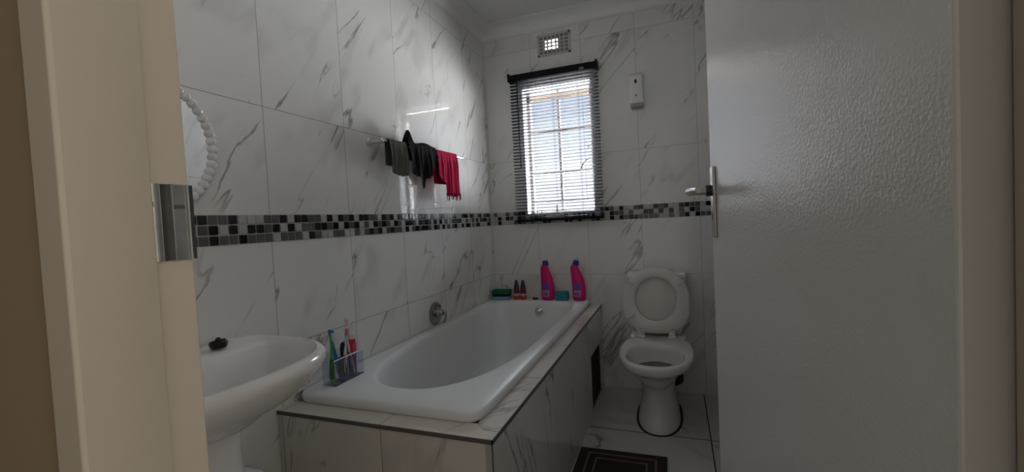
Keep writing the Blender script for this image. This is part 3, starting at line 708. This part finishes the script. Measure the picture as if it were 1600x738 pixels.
# ================================================================== THINGS ON THE TUB RIM
def bottle(name, x, y, label, lean, tilt_cap):
    o = empty(name, (x, y, RZ), label, 'bottle', 'pink toilet cleaner bottles on the tub rim')
    # profile: (height, x offset, half width, half depth)
    pf = [(0, 0, .034, .022), (.006, 0, .040, .026), (.04, .002, .043, .029), (.08, .002, .043, .029), (.12, -.001, .041, .027), (.155, -.005, .036, .024), (.185, -.012, .030, .021), (.205, -.017, .026, .019), (.222, -.017, .022, .017), (.232, -.012, .017, .014), (.238, -.009, .014, .013)]
    b = MB(); b.loft([oval(x+ox*lean, y, hw, hd, RZ+h, 2.6, 36) for h, ox, hw, hd in pf], 'magenta_plastic'); b.build('bottle_body', parent=o, smooth=60, sub=1)
    cxx = x - .009*lean; b = MB()
    M_ = Matrix.Translation((cxx, y, RZ+.236)) @ Matrix.Rotation(tilt_cap, 4, 'Y') @ Matrix.Translation((-cxx, -y, -RZ-.236))
    b.loft([[M_ @ Vector(p) for p in oval(cxx, y, r, r*.9, RZ+h, 2.4, 28)] for r, h in ((.019, .226), (.020, .234), (.017, .250), (.015, .256), (.009, .258))], 'navy_plastic'); b.build('cap', parent=o, smooth=45)
    if tilt_cap:
        b = MB(); b.loft([[M_ @ Vector(p) for p in oval(cxx, y, r, r, RZ+h, 2, 20)] for r, h in ((.010, .256), (.009, .262), (.005, .274), (.003, .275))], 'clear_cap'); b.build('nozzle', parent=o, smooth=45)
    # label patches that follow the front of the bottle
    def patch(nm, u0, u1, h0, h1, mat, curve, out=.0007):
        b = MB(); rings = []
        for i in range(13):
            u = u0+(u1-u0)*i/12; col = []
            for j in range(9):
                v = j/8; top = h1 + curve*(u*u if curve < 0 else (1-u*u)); h = h0+(top-h0)*v
                for q in range(len(pf)-1):
                    if pf[q][0] <= h <= pf[q+1][0]:
                        k = (h-pf[q][0])/(pf[q+1][0]-pf[q][0]); ox, hw, hd = [pf[q][c_]+(pf[q+1][c_]-pf[q][c_])*k for c_ in (1, 2, 3)]
                col.append((x+ox*lean+hw*u, y-(hd+out)*(max(0, 1-abs(u)**2.6))**(1/2.6)-.0009, RZ+h))
            rings.append(col)
        b.loft(rings, mat, closed=False); b.build(nm, parent=o, smooth=80, solid=.0006)
    patch('label_band', -.82, .45, .070, .100, 'label_violet', .014)
    patch('label_panel', -.70, .40, .024, .066, 'label_pale', .004)
    b = MB(); b.lathe((x-.006, y-.0300, RZ+.045), (0, -1, 0), [(.012, 0), (.012, .0014)], 'label_violet', 20); b.box((x-.0085, y-.0330, RZ+.038), (x-.0035, y-.0312, RZ+.054), 'label_pale'); b.build('label_emblem', parent=o)
    return o
bottle('cleaner_bottle', .405, -.068, 'pink cleaner bottle with blue cap closed, standing left of the small blue sponge', .9, 0)
bottle('cleaner_bottle', .607, -.062, 'pink cleaner bottle with open tilted nozzle at the corner of the tub', 1.35, .22)

def sponge(name, x0, x1, y0_, y1_, layers, label, rot=0):
    c = Vector(((x0+x1)/2, (y0_+y1_)/2, RZ)); o = empty(name, c, label, 'sponge')
    z = RZ+.0005; Mr = Matrix.Translation(c) @ Matrix.Rotation(rot, 4, 'Z') @ Matrix.Translation(-c)
    for nm, h, m, g_ in layers:
        bb = MB(); bb.box((x0+g_, y0_+g_, z), (x1-g_, y1_-g_, z+h), m, Mr); bb.build(nm, parent=o, bevel=.005, seg=3); z += h
    return o
sponge('stacked_sponge', .020, .142, -.100, -.030, [('foam', .022, 'pale_blue_foam', .001), ('scourer', .016, 'dark_green', .003), ('scourer', .027, 'green_scourer', 0)], 'green and pale blue scouring sponge in the far left corner of the tub rim')
sponge('sponge', .462, .540, -.095, -.045, [('foam', .050, 'teal_foam', 0), ('scourer', .007, 'teal_foam', .001)], 'small blue sponge between the two pink bottles')

def gluetube(x, label):
    y = -.062; o = empty('toothpaste_tube', (x, y, RZ), label, 'tube', 'small purple tubes standing on their caps')
    b = MB(); b.loft([oval(x, y, r, r, RZ+h, 2, 28) for r, h in ((.019, 0), (.021, .003), (.021, .026), (.019, .029))], 'orange_cap'); b.build('cap', parent=o, smooth=45)
    b = MB(); b.loft([oval(x, y, r, r, RZ+h, 2, 28) for r, h in ((.019, .029), (.020, .031), (.019, .040), (.016, .041))], 'pale_cap'); b.build('collar', parent=o, smooth=45)
    b = MB(); b.loft([oval(x, y, hw, hd, RZ+h, 2, 28) for hw, hd, h in ((.020, .018, .040), (.021, .017, .055), (.017, .012, .085), (.011, .006, .115), (.008, .003, .130))], ['maroon_plastic', 'maroon_plastic', 'violet_plastic', 'violet_plastic']); b.build('tube_body', parent=o, smooth=60)
    b = MB(); b.box((x-.008, y-.0025, RZ+.129), (x+.007, y+.0025, RZ+.137), 'pale_cap'); b.build('crimp', parent=o, bevel=.001)
gluetube(.187, 'small purple tube standing on its orange cap, left of its twin beside the green sponge')
gluetube(.233, 'small purple tube standing on its orange cap, right of its twin near the tub plug')
b = MB(); c = Vector((.315, -.062, RZ))
b.lathe(c, (0, 0, 1), [(.012, 0), (.020, .004), (.020, .010), (.012, .014)], 'black_rubber', 20); b.sphere((c.x-.004, c.y, c.z+.014), .006, 'black_rubber')
tag(b.build('tub_plug'), 'black rubber plug on the tub rim left of the pink bottles', 'plug')

# ------------------------------------------------------------------ toothbrush caddy
hx0, hx1, hy0, hy1 = .018, .072, -1.650, -1.505
cd = empty('toothbrush_caddy', (.045, -1.58, RZ), 'clear plastic toothbrush caddy standing on the near left corner of the tub', 'caddy')
b = MB(); zf = .086; tk = .002; z0 = RZ+.001
b.box((hx0, hy0, z0), (hx1, hy1, z0+tk), 'clear_acrylic')
b.box((hx1-tk, hy0, z0), (hx1, hy1, z0+zf), 'clear_acrylic'); b.box((hx0, hy0, z0), (hx0+tk, hy1, z0+.105), 'clear_acrylic')
b.box((hx0, hy0, z0), (hx1, hy0+tk, z0+.085), 'clear_acrylic'); b.box((hx0, hy1-tk, z0), (hx1, hy1, z0+.085), 'clear_acrylic')
b.build('box', parent=cd, smooth=0, bevel=.0006)
for y in (-1.610, -1.560):
    MB().box((hx0, y, z0), (hx1, y+tk, z0+.075), 'clear_acrylic').build('divider', parent=cd, smooth=0)
b = MB(); b.tube([(hx1, hy0, z0+zf), (hx1, hy1, z0+zf)], .0022, 'white_plastic', 8); b.tube([(hx1, hy0, z0+.003), (hx1, hy1, z0+.003)], .003, 'clear_acrylic', 8); b.build('rim', parent=cd)
def brush(p0, p1, mat, label, headmat='bristles', grip=None, r=.004):
    p0, p1 = Vector(p0), Vector(p1); o = empty('toothbrush', p0, label, 'toothbrush'); d = p1-p0
    b = MB(); b.tube([p0, p0+d*.12, p0+d*.35, p0+d*.55, p0+d*.78, p0+d*.84, p1], [r*1.2, r*1.7, r*1.5, r*1.1, r*.8, r*1.3, r*1.1], mat, 10); b.build('handle', parent=o)
    if grip: b = MB(); b.tube([p0+d*.10, p0+d*.25, p0+d*.48], [r*1.85, r*1.95, r*1.5], grip, 10); b.build('grip', parent=o)
    h = MB(); q = p0+d*.92; h.box((q.x-.001, q.y-.004, q.z-.014), (q.x+.013, q.y+.004, q.z+.012), headmat); h.build('bristles', parent=o, bevel=.001)
brush((.050, -1.640, z0+.006), (.058, -1.640, z0+.180), 'green_brush', 'green toothbrush at the left end of the caddy', 'bristles', 'dark_green_brush', .0048)
brush((.030, -1.580, z0+.006), (.045, -1.633, z0+.186), 'blue_brush', 'blue toothbrush leaning left beside the green one in the caddy', 'blue_brush', None, .0048)
brush((.046, -1.530, z0+.006), (.050, -1.566, z0+.178), 'pale_cap', 'white toothbrush with a pink head in the caddy', 'pink_brush', 'pink_brush')
brush((.056, -1.588, z0+.006), (.024, -1.528, z0+.205), 'pale_cap', 'white toothbrush leaning right behind the red tube in the caddy', 'pale_cap')
# toothpaste tubes in the caddy
def paste(name, y, x, w_, h, mats, capm, label, up=True, lean=0):
    o = empty(name, (x, y, z0), label, 'toothpaste tube'); b = MB()
    seq = [(.0030, w_*1.05, 0), (.0050, w_*1.03, .25), (.010, w_, .60), (.0125, w_*.92, .88), (.0120, w_*.72, .96), (.008, .008, 1.0)]
    if not up: seq = [(d, ww, 1-k) for d, ww, k in reversed(seq)]
    b.loft([oval(x+.0, y+lean*k, d, ww, z0+.004+h*k, 2.4, 28) for d, ww, k in seq], mats); b.build('tube_body', parent=o, smooth=60)
    b = MB(); zz = z0+.004+h if up else z0+.002
    if up: b.loft([oval(x, y+lean, r, r, zz+k, 2, 20) for r, k in ((.011, -.002), (.012, .002), (.011, .016), (.009, .018))], capm)
    b.v = b.v or [Vector((x, y, zz))]
    if up: b.build('cap', parent=o, smooth=45)
    b = MB(); b.box((x+.0118, y-w_*.35+lean*.5, z0+.07), (x+.0132, y-w_*.05+lean*.5, z0+.115), 'label_pale' if up else 'yellow_print'); b.build('print', parent=o, bevel=.0004)
    return o
paste('toothpaste_tube', -1.533, .046, .019, .128, ['purple_tube', 'purple_tube', 'red_tube', 'red_tube', 'red_tube'], 'pale_cap', 'red and purple toothpaste tube with a white cap at the right end of the caddy')
o = paste('toothpaste_tube', -1.588, .050, .016, .080, ['blue_tube', 'blue_tube', 'violet_plastic', 'violet_plastic', 'violet_plastic'], 'blue_tube', 'short blue and black tube with yellow print in the middle of the caddy', up=False)
for ch in list(o.children):
    if ch.name.startswith('print'): ch.location.z -= .042
b = MB(); b.loft([oval(.030, -1.556, r, r*.8, z0+h, 2.4, 20) for r, h in ((.010, .004), (.012, .05), (.013, .10), (.010, .118), (.004, .124))], 'black_rubber')
tag(b.build('razor_cover', smooth=50), 'black capped item behind the toothbrushes in the caddy', 'container')

# the caddy and what stands in it share one place on the tub corner
for o in list(COL.objects):
    if o.parent is None and (o.name.startswith(('toothbrush', 'razor_cover')) or (o.name.startswith('toothpaste_tube') and o.location.y < -1)):
        o.location.x += .040
